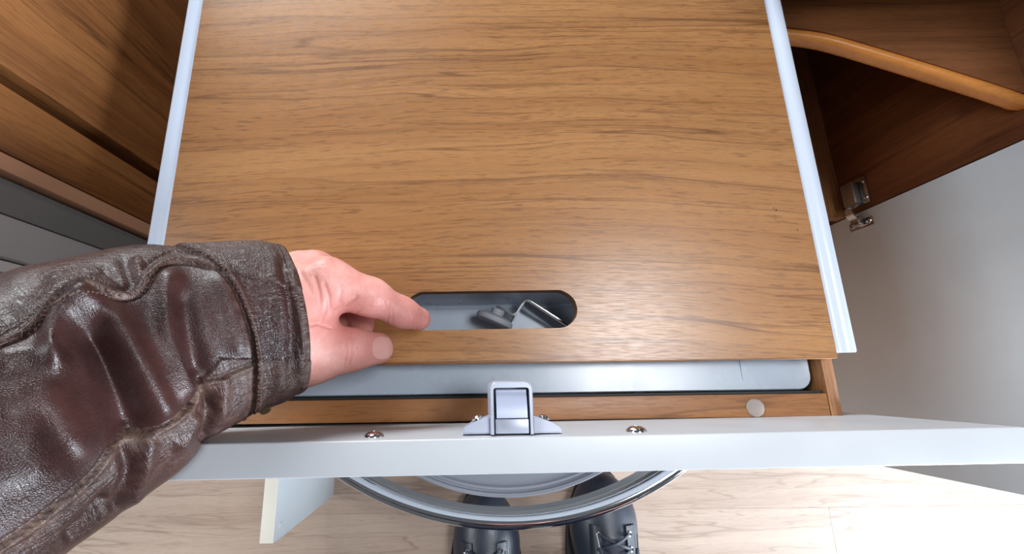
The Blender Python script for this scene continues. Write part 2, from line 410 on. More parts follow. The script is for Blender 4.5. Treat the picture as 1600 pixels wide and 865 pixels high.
wall = bpy.data.objects.new('wall_left', None); COL.objects.link(wall); wall['kind'] = 'structure'
WX = -0.31
box('backing', WX - 0.05, WX - 0.025, 0.02, 0.1425, 0.002, 0.535, 'greydark', wall, 0)
box('cladding_strip', WX - 0.024, WX - 0.010, 0.136, 0.1405, 0.002, 0.535, 'greydark', wall, 0.001)
box('cladding_strip', WX - 0.024, WX - 0.004, 0.1145, 0.1345, 0.002, 0.535, 'greydark', wall, 0.0015)
box('cladding_strip', WX - 0.024, WX - 0.002, 0.0855, 0.1138, 0.002, 0.535, 'greymid', wall, 0.003)
box('cladding_strip', WX - 0.024, WX - 0.006, 0.0765, 0.0850, 0.002, 0.535, 'greylight', wall, 0.003)
box('trim_strip', WX - 0.024, WX - 0.008, 0.0705, 0.0760, 0.002, 0.535, 'cream', wall, 0.001)
box('trim_strip', WX - 0.024, WX - 0.010, 0.0670, 0.0700, 0.002, 0.535, 'wood_z', wall, 0.001)
box('trim_strip', WX - 0.024, WX - 0.012, 0.0600, 0.0665, 0.002, 0.535, 'blue', wall, 0.001)

# tall wooden locker at the left, beyond the board
lk = thing('tall_locker', 'tall walnut-coloured locker front with a dark upright gap, left of the board', 'cabinet', (WX - 0.03, 0.35, 0))
def lbox(name, *a, **k): return adopt(box(name, *a, **k), lk)
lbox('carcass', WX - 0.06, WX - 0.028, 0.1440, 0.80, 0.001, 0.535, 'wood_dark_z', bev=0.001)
lbox('door', WX - 0.022, WX, 0.2088, 0.80, 0.004, 0.535, 'wood_z', bev=0.0015)
lbox('stile', WX - 0.027, WX, 0.1535, 0.1965, 0.001, 0.535, 'wood_z', bev=0.001)
lbox('edge_band', WX - 0.027, WX - 0.0005, 0.1412, 0.1530, 0.001, 0.535, 'pinkedge', bev=0.002)

# ------------------------------------------------------------------ base cabinet with its open white front
RZ = H - 0.3125
cab = thing('base_cabinet', 'low cabinet with walnut rails, white front panel and chrome rack, under the loose board', 'cabinet', (0.01, 0.2, 0))
def cbox(name, *a, **k): return adopt(box(name, *a, **k), cab)
cbox('side_panel', 0.2432, 0.2510, -0.0253, 0.62, 0.003, RZ, 'wood_y', bev=0.0008)
cbox('side_panel', -0.2300, -0.2190, -0.0253, 0.62, 0.003, RZ, 'wood_y', bev=0.0008)
cbox('front_rail', -0.2186, 0.2428, -0.0253, -0.0102, RZ - 0.07, RZ - 0.0002, 'wood_x', bev=0.0008)
cbox('seal', -0.2186, 0.2428, -0.0100, -0.0085, RZ - 0.07, RZ - 0.004, 'gasket', bev=0)
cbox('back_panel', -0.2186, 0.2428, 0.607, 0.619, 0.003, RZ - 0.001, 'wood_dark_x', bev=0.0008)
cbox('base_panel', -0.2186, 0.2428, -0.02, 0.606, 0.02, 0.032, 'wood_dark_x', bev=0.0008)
cbox('inner_floor', -0.2186, 0.2428, -0.0084, 0.606, RZ - 0.075, RZ - 0.066, 'gasket', bev=0)
bp = from_bm('bumper_pad', lathe_bm([(0, 0), (0.0060, 0), (0.0060, 0.0009), (0.0055, 0.0013), (0.0046, 0.0012), (0, 0.0012)], 24, Matrix.Translation(Vector((*P(1182, 637, 0.311)[:2], RZ)))), 'clear', None, True)
adopt(bp, cab); bp['label'] = 'clear round bumper pad'

# white front panel, seen from above: inner face, top edge
YAW = 0.006
def yaw(o):
    return o
PZ1 = H - 0.228; PZ0 = H - 0.522; PY = -0.0264
fm = Matrix.Translation(Vector((0.018, PY, 0))) @ Matrix.Rotation(YAW, 4, 'Z') @ Matrix.Translation(Vector((-0.018, -PY, 0)))
bm = bmesh.new(); add_box(bm, -0.238, 0.272, PY - 0.0167, PY, PZ0, PZ1, 0.0012, 3, fm)
front = adopt(from_bm('front_panel', bm, 'white', None, True), cab); front['label'] = 'white laminate front panel with its latch, seen along its top edge'
# latch on the inner face
LX = 0.0188; LZ1 = PZ1 - 0.006
def arch(wd, dp, r, x=0.0, y=0.0, n=5):
    pts = [(x - wd / 2, y)]
    for a in range(n + 1):
        t = math.pi - a * math.pi / 2 / n; pts.append((x - wd / 2 + r + r * math.cos(t), y + dp - r + r * math.sin(t)))
    for a in range(n + 1):
        t = math.pi / 2 - a * math.pi / 2 / n; pts.append((x + wd / 2 - r + r * math.cos(t), y + dp - r + r * math.sin(t)))
    return pts + [(x + wd / 2, y)]
LY = PY + 0.0008
bm = bmesh.new()
# housing: a U-shaped wall open to the top around the bolt, floor lower down
outer = arch(0.0222, 0.0262, 0.004); inner = arch(0.0186, 0.0230, 0.0015, 0, 0.0)
LB = LZ1 - 0.032
o_t = [bm.verts.new((LX + x, LY + y, LZ1 - 0.0008)) for x, y in outer]
ch = [bm.verts.new((LX + x * 0.96, LY + y * 0.98, LZ1)) for x, y in outer]
i_t = [bm.verts.new((LX + x, LY + y, LZ1)) for x, y in inner]
o_b = [bm.verts.new((LX + x * 1.03, LY + y * 1.02, LB)) for x, y in outer]
i_b = [bm.verts.new((LX + x, LY + y, LZ1 - 0.014)) for x, y in inner]
for A, B in ((o_b, o_t), (o_t, ch), (ch, i_t), (i_t, i_b)):
    for j in range(len(A) - 1): bm.faces.new((A[j], A[j + 1], B[j + 1], B[j]))
bm.faces.new(i_b); bm.faces.new(o_b[::-1])
hs = from_bm('latch_housing', bm, 'silver', front, True); hs['label'] = 'silver latch housing'
# side flanges (sloping wings)
for sx in (-1, 1):
    bm = bmesh.new()
    pr = [(0.0108, 0.0), (0.0108, 0.0086), (0.013, 0.0082), (0.021, 0.0052), (0.0248, 0.0030), (0.0258, 0.0014), (0.0258, 0.0)]
    zt = LZ1 - 0.004
    a = [bm.verts.new((LX + sx * x, LY + y, zt - 0.012)) for x, y in pr]; b = [bm.verts.new((LX + sx * x, LY + y, zt)) for x, y in pr]
    bm.faces.new(a); bm.faces.new(b[::-1])
    for j in range(len(a)): bm.faces.new((a[j], a[(j + 1) % len(a)], b[(j + 1) % len(a)], b[j]))
    bmesh.ops.recalc_face_normals(bm, faces=bm.faces)
    bmesh.ops.bevel(bm, geom=[e for e in bm.edges if e.verts[0].co.z > zt - 1e-6 and e.verts[1].co.z > zt - 1e-6], offset=0.0008, segments=2, affect='EDGES')
    from_bm('latch_wing', bm, 'silver', front, True)
    from_bm('latch_screw', lathe_bm([(0.0028, 0), (0.0028, 0.0009), (0.002, 0.0018), (0.0012, 0.002), (0.001, 0.0012), (0, 0.0012)], 14, zalign((LX + sx * 0.0178, LY + 0.0067, zt - 0.006), (sx * 0.3, 1, 0))), 'chrome', front, True)
# bolt: curved bevel tongue
bm = bmesh.new()
prof = [(0.0222, LZ1 - 0.012), (0.0222, LZ1 - 0.0026), (0.0216, LZ1 - 0.0018)] + [(0.0202 - 0.0122 * i / 8, LZ1 - 0.0016 + 0.0026 * math.sin(math.pi * 0.5 * i / 8)) for i in range(9)] + [(0.0078, LZ1 - 0.012)]
A = [bm.verts.new((LX - 0.0079, LY + y, z)) for y, z in prof]; B = [bm.verts.new((LX + 0.0079, LY + y, z)) for y, z in prof]
bm.faces.new(A); bm.faces.new(B[::-1])
for j in range(len(A)): bm.faces.new((A[j], A[(j + 1) % len(A)], B[(j + 1) % len(A)], B[j]))
box('latch_block', LX - 0.0086, LX + 0.0086, LY + 0.0002, LY + 0.0074, LZ1 - 0.013, LZ1 - 0.0012, 'silver', front, 0.0005)
tg = from_bm('latch_tongue', bm, 'bolt', front, True); tg['label'] = 'satin bevelled latch tongue'
# screws of the rack, their heads on the inner face
for px, py in ((585, 668), (993, 660)):
    c = P(px, py, 0.243); c[1] = PY + (c[0] - 0.018) * YAW
    from_bm('screw_head', lathe_bm([(0.0052, 0), (0.0052, 0.0006), (0.0046, 0.0016), (0.0030, 0.0026), (0.0014, 0.0029), (0.0012, 0.0018), (0, 0.0018)], 20, zalign(c, (0, 1, 0))), 'chrome', front, True)
# bow-fronted rack on the outer face: chrome guard rail above a grey shelf
RL = H - 0.300                                # top of the rail
FY = PY - 0.0167
arc = []
RXC = P(795, 800, 0.30)[0] + 0.002; RF = P(790, 813, 0.303)[1] + 0.0008; RR = 0.205
for i in range(41):
    a = -0.60 + 1.20 * i / 40
    arc.append((RXC + RR * math.sin(a), RF + RR - RR * math.cos(a), RL))
arc = [p for p in arc if p[1] < FY - 0.0045]
sec = [(-0.0008, -0.031), (0.0006, -0.031), (0.0006, -0.016), (0.0016, -0.012), (0.0010, -0.008)]
for i in range(11):                           # rolled upper bead
    t = math.radians(225 - 270 * i / 10); sec.append((-0.0034 * 0 + 0.0036 * -math.cos(t) - 0.001 + 0.0, -0.0038 + 0.0042 * math.sin(t)))
sec = [(-0.0006, -0.030), (0.0006, -0.030), (0.0006, -0.017), (0.0022, -0.0135), (0.0022, -0.0105), (0.0006, -0.008)] + \
      [(0.0006 - 0.0040 - 0.0044 * math.cos(t) * -1 * 1.0, -0.0044 + 0.0044 * math.sin(t)) for t in [math.radians(a) for a in (-40, -10, 20, 50, 80, 110, 140, 170, 200, 230, 260)]] + [(-0.0006, -0.010)]
band = [(-0.0006, -0.030), (0.0006, -0.030), (0.0006, -0.017), (0.0022, -0.0135), (0.0022, -0.0105), (0.0006, -0.008), (0.0004, -0.0062), (-0.0006, -0.0062)]
rb = from_bm('rack_band', sweep_bm(arc, [(-a, b) for a, b in band]), 'steel', front, True); rb['label'] = 'satin steel inner band of the rail'
bead = [(-0.0022 + 0.0044 * math.cos(t), -0.0044 + 0.0044 * math.sin(t)) for t in np.linspace(0, 2 * math.pi, 18, endpoint=False)]
rl = from_bm('rack_rail', sweep_bm(arc, [(-a, b) for a, b in bead]), 'chrome', front, True); rl['label'] = 'chrome bowed guard rail'
SX = P(795, 770, 0.363)[0]; SZ = H - 0.363; SR = 0.165; SF = P(795, 776, 0.366)[1]
out = []
for i in range(49):
    a = -1.2 + 2.4 * i / 48; y = SF + SR - SR * math.cos(a)
    if y < FY - 0.0012: out.append((SX + SR * math.sin(a), y))
bm = bmesh.new()
def ring_off(d, z): return [bm.verts.new((SX + (x - SX) * (1 - d / SR), min(SF + SR + (y - SF - SR) * (1 - d / SR), FY - 0.0012), z)) for x, y in out]
Ls = [ring_off(0.0, SZ - 0.006), ring_off(0.0, SZ - 0.001), ring_off(0.0008, SZ), ring_off(0.0030, SZ), ring_off(0.0036, SZ - 0.0012), ring_off(0.0050, SZ - 0.0012), ring_off(0.0058, SZ - 0.0002), ring_off(0.0072, SZ - 0.0002), ring_off(0.0085, SZ - 0.002)]
for A, B in zip(Ls, Ls[1:]):
    for j in range(len(A) - 1): bm.faces.new((A[j], A[j + 1], B[j + 1], B[j]))
bm.faces.new(Ls[-1]); bm.faces.new(Ls[0][::-1])
rs = from_bm('rack_shelf', bm, 'shelfgrey', front, True); rs['label'] = 'grey bow-fronted shelf with a double rim'
for sx, px in ((-1, 591), (1, 1003)):
    c = P(px, 744, 0.30); yy = FY - 0.0045
    from_bm('rack_nut', lathe_bm([(0.0034, 0), (0.0038, 0.0004), (0.0038, 0.003), (0.0030, 0.0034), (0.0018, 0.0034), (0.0018, 0.008), (0.0012, 0.0084), (0, 0.0084)], 6, zalign((c[0], FY - 0.0002, RL - 0.012), (0, -1, 0))), 'zinc', front)
    from_bm('rack_bracket', lathe_bm([(0, 0), (0.005, 0), (0.005, 0.0008), (0, 0.0008)], 16, zalign((c[0], FY - 0.0001, RL - 0.012), (0, -1, 0))), 'zinc', front)
# lower door, swung open
lx0 = P(405, 850, 0.535)[0]; lx1 = lx0 + 0.016; ly = P(415, 849, 0.535)[1]
LD = H - 0.535
ld = adopt(box('lower_door', lx0, lx1 - 0.0004, ly, FY - 0.0025, 0.012, LD, 'doorin', None, 0.0006), cab); ld['label'] = 'low pale door swung open'
box('edge_band', lx0 + 0.0003, lx1 - 0.0008, ly + 0.0004, FY - 0.003, LD, LD + 0.0005, 'cream', ld, 0)
from_bm('bumper_pad', lathe_bm([(0, 0), (0.0045, 0), (0.004, 0.001), (0, 0.0016)], 20, zalign((lx1 - 0.0004, ly + 0.014, LD - 0.016), (1, 0, 0))), 'pad', ld, True)

# ------------------------------------------------------------------ tub inside
TZ = H - 0.3205
TFZ = H - 0.3490
tub = thing('plastic_tub', 'shallow blue-grey plastic tub lying in the cabinet under the board', 'tray', (0.01, 0.2, TFZ))
def roundrect(x0, x1, y0, y1, r, n=5):
    pts = []
    for cx, cy, a0 in ((x1 - r, y1 - r, 0), (x0 + r, y1 - r, 90), (x0 + r, y0 + r, 180), (x1 - r, y0 + r, 270)):
        for k in range(n + 1):
            t = math.radians(a0 + 90 * k / n); pts.append((cx + r * math.cos(t), cy + r * math.sin(t)))
    return pts
bm = bmesh.new()
lv = [(roundrect(-0.2155, 0.2405, -0.0080, 0.600, 0.010), TZ - 0.010), (roundrect(-0.2155, 0.2405, -0.0080, 0.600, 0.010), TZ - 0.0015), (roundrect(-0.2145, 0.2395, -0.0070, 0.599, 0.009), TZ),
      (roundrect(-0.2050, 0.2300, 0.0170, 0.590, 0.012), TZ - 0.0010), (roundrect(-0.2010, 0.2260, 0.0200, 0.586, 0.012), TZ - 0.005), (roundrect(-0.1960, 0.2210, 0.0240, 0.582, 0.012), TFZ + 0.003), (roundrect(-0.1930, 0.2180, 0.0270, 0.578, 0.010), TFZ)]
rg = [[bm.verts.new((x, y, z)) for x, y in o_] for o_, z in lv]
for A, B in zip(rg, rg[1:]):
    n = len(A)
    for j in range(n): bm.faces.new((A[j], A[(j + 1) % n], B[(j + 1) % n], B[j]))
bm.faces.new(rg[-1])
sh = adopt(from_bm('shell', bm, 'tub', None, True), tub)
# raised step across the tub
bm = bmesh.new()
ys = [(0.0580, TFZ), (0.0586, TFZ + 0.0007), (0.0593, TFZ + 0.0008), (0.0600, TFZ + 0.0003), (0.0612, TFZ + 0.0010), (0.0640, TFZ + 0.0120), (0.0670, TFZ + 0.0215), (0.0690, TFZ + 0.0225), (0.30, TFZ + 0.0225)]
A = [bm.verts.new((-0.1925, y, z + 0.0002)) for y, z in ys]; B = [bm.verts.new((0.2175, y, z + 0.0002)) for y, z in ys]
for j in range(len(A) - 1): bm.faces.new((A[j], A[j + 1], B[j + 1], B[j]))
adopt(from_bm('step', bm, 'tub', None, True), tub)
# thin groove line on the flange
gx = P(1160, 590, 0.3205)[0]
adopt(box('groove', gx, gx + 0.0004, -0.001, 0.0135, TZ - 0.0006, TZ + 0.00003, 'tub', None, 0), tub)

# bent steel arm with rubber roller lying in the tub
arm = thing('bent_arm', 'bent flat steel arm with a grey rubber roller, lying in the tub under the slot', 'bracket', tuple(P(800, 490, 0.345)))
hh = 0.334
pts = [P(775, 481, hh), P(786, 488.5, hh), P(796.5, 496.3, hh), P(801, 496.5, hh), P(804.5, 494, hh), P(811, 484, hh), P(817, 475.5, hh), P(821, 474, hh), P(825, 476, hh), P(850, 491, hh + 0.001), P(880, 509, hh + 0.002), P(897, 519, hh + 0.003)]
bm = sweep_bm(pts, [(-0.0011, -0.0050), (0.0011, -0.0050), (0.0011, 0.0045), (0.0006, 0.0050), (-0.0006, 0.0050), (-0.0011, 0.0045)])
# lean the strip a little so its flat side shows
for v in bm.verts:
    k_ = v.co.z - (H - hh); v.co.y += k_ * 0.40; v.co.x += k_ * 0.20
adopt(from_bm('steel_strip', bm, 'zinc', None, True), arm)
wc = P(772.5, 499.5, 0.3335); wa = Vector((0.40, 0.90, 0.06))
adopt(from_bm('roller', lathe_bm([(0.0035, -0.0028), (0.0075, -0.0036), (0.0115, -0.0034), (0.0143, -0.0018), (0.0148, 0.0), (0.0143, 0.0018), (0.0115, 0.0034), (0.0075, 0.0036), (0.0035, 0.0028)], 40, zalign(wc, wa)), 'rubber', None, True), arm)
adopt(from_bm('hub', lathe_bm([(0, -0.0030), (0.0034, -0.0030), (0.0048, 0.003), (0.0052, 0.0080), (0.0050, 0.0086), (0, 0.0088)], 24, zalign(wc, wa)), 'rubber', None, True), arm)

# ------------------------------------------------------------------ loose board with the finger slot
BZ = H - 0.3034
bd = thing('slotted_board', 'walnut-grain board with a long finger slot and white side edgings, lying on the cabinet', 'board', (0.011, 0.3, BZ - 0.009))
bm = bmesh.new()
sy0, sy1 = 0.0362, 0.0632; sr = (sy1 - sy0) / 2; sx0 = P(632, 485, 0.3034)[0]; sx1 = P(902, 483, 0.3034)[0]
slot = []
for cx, a0 in ((sx1 - sr, -90), (sx0 + sr, 90)):
    for k in range(17):
        t = math.radians(a0 + 180 * k / 16); j = 1 + random.uniform(-0.012, 0.012)
        slot.append((cx + sr * j * math.cos(t), (sy0 + sy1) / 2 + sr * j * math.sin(t)))
bx0, bx1, by0, by1 = -0.2255, 0.2480, 0.0136, 0.64
def plate(z, flip):
    o_ = [bm.verts.new((x, y, z)) for x, y in ((bx0, by0), (bx1, by0), (bx1, by1), (bx0, by1))]; s_ = [bm.verts.new((x, y, z)) for x, y in slot]
    ed = [bm.edges.new((a[i], a[(i + 1) % len(a)])) for a in (o_, s_) for i in range(len(a))]
    bmesh.ops.triangle_fill(bm, use_beauty=True, edges=ed)
    return o_, s_
ot, st = plate(BZ, 0); ob, sb = plate(BZ - 0.009, 1)
for A, B in ((ot, ob), (st, sb)):
    for i in range(len(A)):
        f = bm.faces.new((A[i], A[(i + 1) % len(A)], B[(i + 1) % len(A)], B[i]))
        if A is st: f.material_index = 1
bmesh.ops.recalc_face_normals(bm, faces=bm.faces)
me = bpy.data.meshes.new('panel'); bm.to_mesh(me); bm.free()
pn = link('panel', me, 'board'); me.materials.append(M['raw']); adopt(pn, bd)
adopt(box('edge_band', bx0 + 0.0005, bx1 - 0.0005, by0 - 0.0007, by0 - 0.0001, BZ - 0.0088, BZ - 0.0003, 'wood_x', None, 0.0002), bd)
for sx, xa, xb in ((1, bx1 + 0.0002, 0.2612), (-1, bx0 - 0.0002, -0.2372)):
    wd = abs(xb - xa)
    pr = [(0, -0.0085), (0, -0.0004), (wd * 0.10, -0.0010), (wd * 0.28, -0.0008), (wd * 0.42, 0.0004), (wd * 0.55, 0.0012), (wd * 0.92, 0.0014), (wd, 0.0008), (wd, -0.0015), (wd * 0.5, -0.0018), (wd * 0.2, -0.0085)]
    bm = bmesh.new(); y0 = 0.0168; stn = [(y0, 0.93), (y0 + 0.0006, 0.975), (y0 + 0.0016, 1.0), (0.30, 1.0), (0.64, 1.0)]
    rings = [[bm.verts.new((xa + sx * x * k, y, BZ + z)) for x, z in pr] for y, k in stn]
    for A, B in zip(rings, rings[1:]):
        for j in range(len(pr)): bm.faces.new((A[j], A[(j + 1) % len(pr)], B[(j + 1) % len(pr)], B[j]))
    bm.faces.new(rings[0]); bm.faces.new(rings[-1][::-1])
    e = adopt(from_bm('edge_profile', bm, 'edge_white', None, True), bd); e['label'] = 'white plastic edging along the side of the board'

bm = bmesh.new()
for px_, py_, r_ in ((1213, 328, .0012), (1209, 325, .0008), (1211, 337, .0005), (1212, 343, .0006), (1216, 347, .0005), (1246, 359, .0009), (934, 274, .0006)):
    c = P(px_, py_, 0.3034); k0 = random.random() * 6
    bm.faces.new([bm.verts.new((c[0] + r_ * random.uniform(.6, 1.1) * math.cos(k0 + a_), c[1] + r_ * random.uniform(.6, 1.1) * math.sin(k0 + a_), BZ + 0.00005)) for a_ in np.linspace(0, 2 * math.pi, 8, endpoint=False)])
o = adopt(from_bm('chip_marks', bm, 'raw'), bd); o['kind'] = 'stuff'
# ------------------------------------------------------------------ corner cabinet at the right, its door open
kc = thing('corner_cabinet', 'dark open walnut cabinet with curved-front shelf and swung-open greige door, right of the board', 'cabinet', (0.39, 0.4, 0))
def kbox(name, *a, **k): return adopt(box(name, *a, **k), kc)
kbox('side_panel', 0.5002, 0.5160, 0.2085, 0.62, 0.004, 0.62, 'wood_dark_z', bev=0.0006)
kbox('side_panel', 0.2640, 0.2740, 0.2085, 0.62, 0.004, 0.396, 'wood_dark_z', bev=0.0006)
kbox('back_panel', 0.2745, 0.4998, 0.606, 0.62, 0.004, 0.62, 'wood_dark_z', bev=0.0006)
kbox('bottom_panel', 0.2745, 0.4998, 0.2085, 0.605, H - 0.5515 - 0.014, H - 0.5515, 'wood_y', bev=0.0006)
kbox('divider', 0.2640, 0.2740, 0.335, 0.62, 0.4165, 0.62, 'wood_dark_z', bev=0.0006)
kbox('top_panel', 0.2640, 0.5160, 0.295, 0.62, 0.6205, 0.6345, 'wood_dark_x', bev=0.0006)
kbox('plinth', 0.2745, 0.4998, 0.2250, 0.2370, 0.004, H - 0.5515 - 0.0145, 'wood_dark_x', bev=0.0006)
# shelf with a bowed solid lip
SHH = 0.342
fr = [P(px, py, SHH) for px, py in ((1190, 41), (1226, 45), (1270, 50), (1312, 59), (1400, 85), (1487, 112), (1560, 135), (1600, 149))]
fr = [np.array([p[0], p[1]]) for p in fr]
crv = catmull([(x, y, 0) for x, y in fr], 6)
xs = np.linspace(0.2746, 0.4996, 30); yb = np.interp(xs, crv[:, 0], crv[:, 1])
outl = [(x, y + 0.0022) for x, y in zip(xs, yb)] + [(0.4996, 0.604), (0.2746, 0.604)]
shelf = adopt(prism('shelf', outl, H - SHH - 0.0125, H - SHH, 'wood_dark_x'), kc)
lw, lh, rr = 0.0105, 0.0150, 0.0050
secl = []
for cx_, cz_, a0 in ((lw / 2 - rr, lh / 2 - rr, 0), (-(lw / 2 - rr), lh / 2 - rr, 90), (-(lw / 2 - rr), -(lh / 2 - rr), 180), (lw / 2 - rr, -(lh / 2 - rr), 270)):
    for k in range(6):
        t = math.radians(a0 + 90 * k / 5); secl.append((cx_ + rr * math.cos(t), cz_ + rr * math.sin(t)))
path = [(x, y + 0.0020 - lw / 2, H - SHH - lh / 2 + 0.0015) for x, y in zip(xs, yb)]
lp = from_bm('shelf_lip', sweep_bm(path, secl), 'lip', shelf, True); lp['label'] = 'bowed solid wood front edge of the shelf, honey brown'
# open door with hinge
dr = adopt(box('door', 0.5000, 0.5160, -0.1065, 0.2070, 0.014, 0.62, 'doorgrey', None, 0.0006), kc); dr['label'] = 'plain greige door swung open'
def px_on(px, py, x):
    r = MC.T @ np.array([px - _cx, py - _cy, FOC]); r = r * (x / r[0]); return np.array([r[0], r[1], H + r[2]])
hp = px_on(1346, 350, 0.4990); hz = hp[2]
box('hinge_plate', 0.4982, 0.4998, hp[1] - 0.006, hp[1] + 0.005, hz - 0.017, hz + 0.017, 'zinc', dr, 0.0005)
for s_ in (-1, 1):
    from_bm('hinge_screw', lathe_bm([(0.0030, 0), (0.0026, 0.0010), (0.001, 0.0015), (0, 0.0015)], 12, zalign((0.4982, hp[1], hz + s_ * 0.0125), (-1, 0, 0))), 'chrome', dr, True)
box('hinge_cup', 0.4900, 0.4982, hp[1] - 0.003, hp[1] + 0.009, hz - 0.006, hz + 0.006, 'zinc', dr, 0.002)
ap = [(0.4935, hp[1] + 0.004, hz), (0.487, hp[1] + 0.011, hz), (0.486, hp[1] + 0.020, hz + 0.001), (0.489, 0.2115, hz + 0.002), (0.4925, 0.222, hz + 0.002), (0.494, 0.244, hz + 0.002)]
from_bm('hinge_arm', sweep_bm(catmull(ap, 5), [(-0.0008, -0.0055), (0.0008, -0.0055), (0.0008, 0.0055), (-0.0008, 0.0055)]), 'zinc', dr)
box('mount_plate', 0.4975, 0.5000, 0.2140, 0.2500, hz - 0.016, hz + 0.020, 'zinc', dr, 0.0006)
box('mount_block', 0.4880, 0.4974, 0.2160, 0.2460, hz - 0.0075, hz + 0.0105, 'steel', dr, 0.0015)
for yy, zz in ((0.221, -0.0125), (0.243, -0.0125), (0.221, 0.0165), (0.243, 0.0165)):
    from_bm('hinge_screw', lathe_bm([(0.0026, 0), (0.0022, 0.0010), (0.001, 0.0014), (0, 0.0014)], 12, zalign((0.4975, yy, hz + zz), (-1, 0, 0))), 'chrome', dr, True)

# ------------------------------------------------------------------ person: left hand, leather sleeve, shoes
per = thing('person', 'person in worn brown leather jacket and black lace-up shoes, hand reaching into the slot', 'person', (0.1, -0.33, 0))
# --- hand as one surface
J = dict(
    w0=(P(330, 552, 0.235), 0.026), w1=(P(425, 512, 0.252), 0.027),
    im=(P(512, 444, 0.252), 0.0150), ip=(P(580, 464, 0.2590), 0.0108), idp=(P(628, 488, 0.2745), 0.0091), it=(P(655, 498, 0.2845), 0.0076),
    mm=(P(492, 428, 0.268), 0.0135), mp=(P(548, 452, 0.283), 0.0098), md=(P(566, 486, 0.289), 0.0085), mt=(P(566, 508, 0.2915), 0.0080),
    rm=(P(470, 424, 0.278), 0.0120), rp=(P(520, 448, 0.290), 0.0092), rd=(P(535, 480, 0.293), 0.0082), rt=(P(530, 500, 0.2935), 0.0078),
    pm=(P(448, 430, 0.284), 0.0110), pp=(P(488, 450, 0.2925), 0.0085), pd=(P(500, 478, 0.2945), 0.0076), pt=(P(498, 496, 0.295), 0.0072),
    tb=(P(448, 548, 0.258), 0.0215), tm=(P(497, 551, 0.262), 0.0158), ti=(P(547, 546, 0.2665), 0.0122), tt=(P(590, 544, 0.2740), 0.0098))
lo = P(300, 640, 0.30); hi = P(700, 360, 0.21)
allp = np.array([v[0] for v in J.values()])
G = Grid(allp.min(0) - 0.032, allp.max(0) + 0.032, 0.0012)
palm = smin(G.chain([J['w0'], J['w1'], J['im']], 0.012), G.cap(J['w1'][0], J['mm'][0], 0.025, 0.0150), 0.012)
palm = smin(palm, G.cap(J['w1'][0], J['rm'][0], 0.023, 0.0130), 0.012)
palm = smin(palm, G.cap(J['w1'][0], J['pm'][0], 0.020, 0.0115), 0.012)
th = G.chain([J['w1'], J['tb'], J['tm']], 0.012)
hand = smin(palm, th, 0.014)
web = G.cap(P(478, 478, 0.262), P(486, 505, 0.266), 0.013, 0.011)
hand = smin(hand, web, 0.010)
idx = G.chain([J['im'], J['ip'], J['idp'], J['it']], 0.006)
hand = smin(hand, idx, 0.006)
hand = smin(hand, G.chain([J['tm'], J['ti'], J['tt']], 0.006), 0.006)
for k in 'mrp':
    hand = smin(hand, G.chain([J[k + 'm'], J[k + 'p'], J[k + 'd'], J[k + 't']], 0.005), 0.0035)
V, Q = nets(G, hand); V = relax(V, Q, 2, 0.5)
tmp = bpy.data.objects.new('tmp', mesh_np('tmp', V, Q)); COL.objects.link(tmp); tmp.modifiers.new('s', 'SUBSURF').levels = 1
ev = tmp.evaluated_get(bpy.context.evaluated_depsgraph_get()); em = ev.to_mesh()
V = np.empty(len(em.vertices) * 3); em.vertices.foreach_get('co', V); V = V.reshape(-1, 3)
Q = np.empty(len(em.loops), int); em.loops.foreach_get('vertex_index', Q); Q = Q.reshape(-1, 4)
ev.to_mesh_clear(); bpy.data.objects.remove(tmp)
px = proj(V)
def segd(pts, poly):
    """distance of image-plane points to a polyline, and the side"""
    poly = np.asarray(poly, float); best = np.full(len(pts), 1e9); side = np.zeros(len(pts)); tt = np.zeros(len(pts)); L0 = 0
    for a, b in zip(poly, poly[1:]):
        d = b - a; L = np.hypot(*d); t = np.clip(((pts - a) @ d) / (L * L), 0, 1); q = pts - a - t[:, None] * d
        r = np.hypot(q[:, 0], q[:, 1]); cr = d[0] * (pts[:, 1] - a[1]) - d[1] * (pts[:, 0] - a[0])
        m = r < best; best[m] = r[m]; side[m] = np.sign(cr[m]); tt[m] = L0 + t[m] * L; L0 += L
    return best, side, tt
def vnormals(V, Q):
    fn = np.cross(V[Q[:, 2]] - V[Q[:, 0]], V[Q[:, 3]] - V[Q[:, 1]]); N = np.zeros_like(V)
    for i in range(4):
        for c in range(3): N[:, c] += np.bincount(Q[:, i], weights=fn[:, c], minlength=len(V))
    return N / np.maximum(np.linalg.norm(N, axis=1, keepdims=True), 1e-12)
N = vnormals(V, Q)
face = np.clip((N * (np.array([0, 0, H]) - V)).sum(1) / np.linalg.norm(np.array([0, 0, H]) - V, axis=1), 0, 1)
crease = [([(546, 522), (550, 536), (549, 552), (545, 570)], 1.5, 0.55), ([(555, 520), (560, 536), (558, 556), (553, 566)], 1.5, 0.5), ([(551, 528), (553, 546), (551, 560)], 1.1, 0.35), ([(540, 530), (542, 548), (538, 562)], 1.3, 0.3),
          ([(492, 434), (499, 458), (500, 478), (495, 500)], 3.6, 0.8), ([(507, 444), (514, 464), (515, 484), (507, 503)], 3.4, 0.7), ([(524, 486), (540, 476), (556, 464)], 3.4, 0.7),
          ([(527, 430), (533, 450), (530, 472)], 3.4, 0.3), ([(604, 472), (608, 488), (604, 506)], 1.5, 0.45), ([(611, 474), (614, 490), (611, 506)], 1.3, 0.3), ([(638, 482), (641, 498), (638, 512)], 1.4, 0.3), ([(486, 508), (497, 506), (516, 512)], 2.2, 1.0),
          ([(470, 428), (484, 452), (490, 480), (488, 500)], 4.5, 0.5), ([(556, 488), (566, 480), (580, 478)], 1.8, 0.35)]
dsp = np.zeros(len(V))
for pl, wd, am in crease:
    d, _, _ = segd(px, pl); dsp -= am * 0.001 * np.exp(-(d / wd) ** 2)
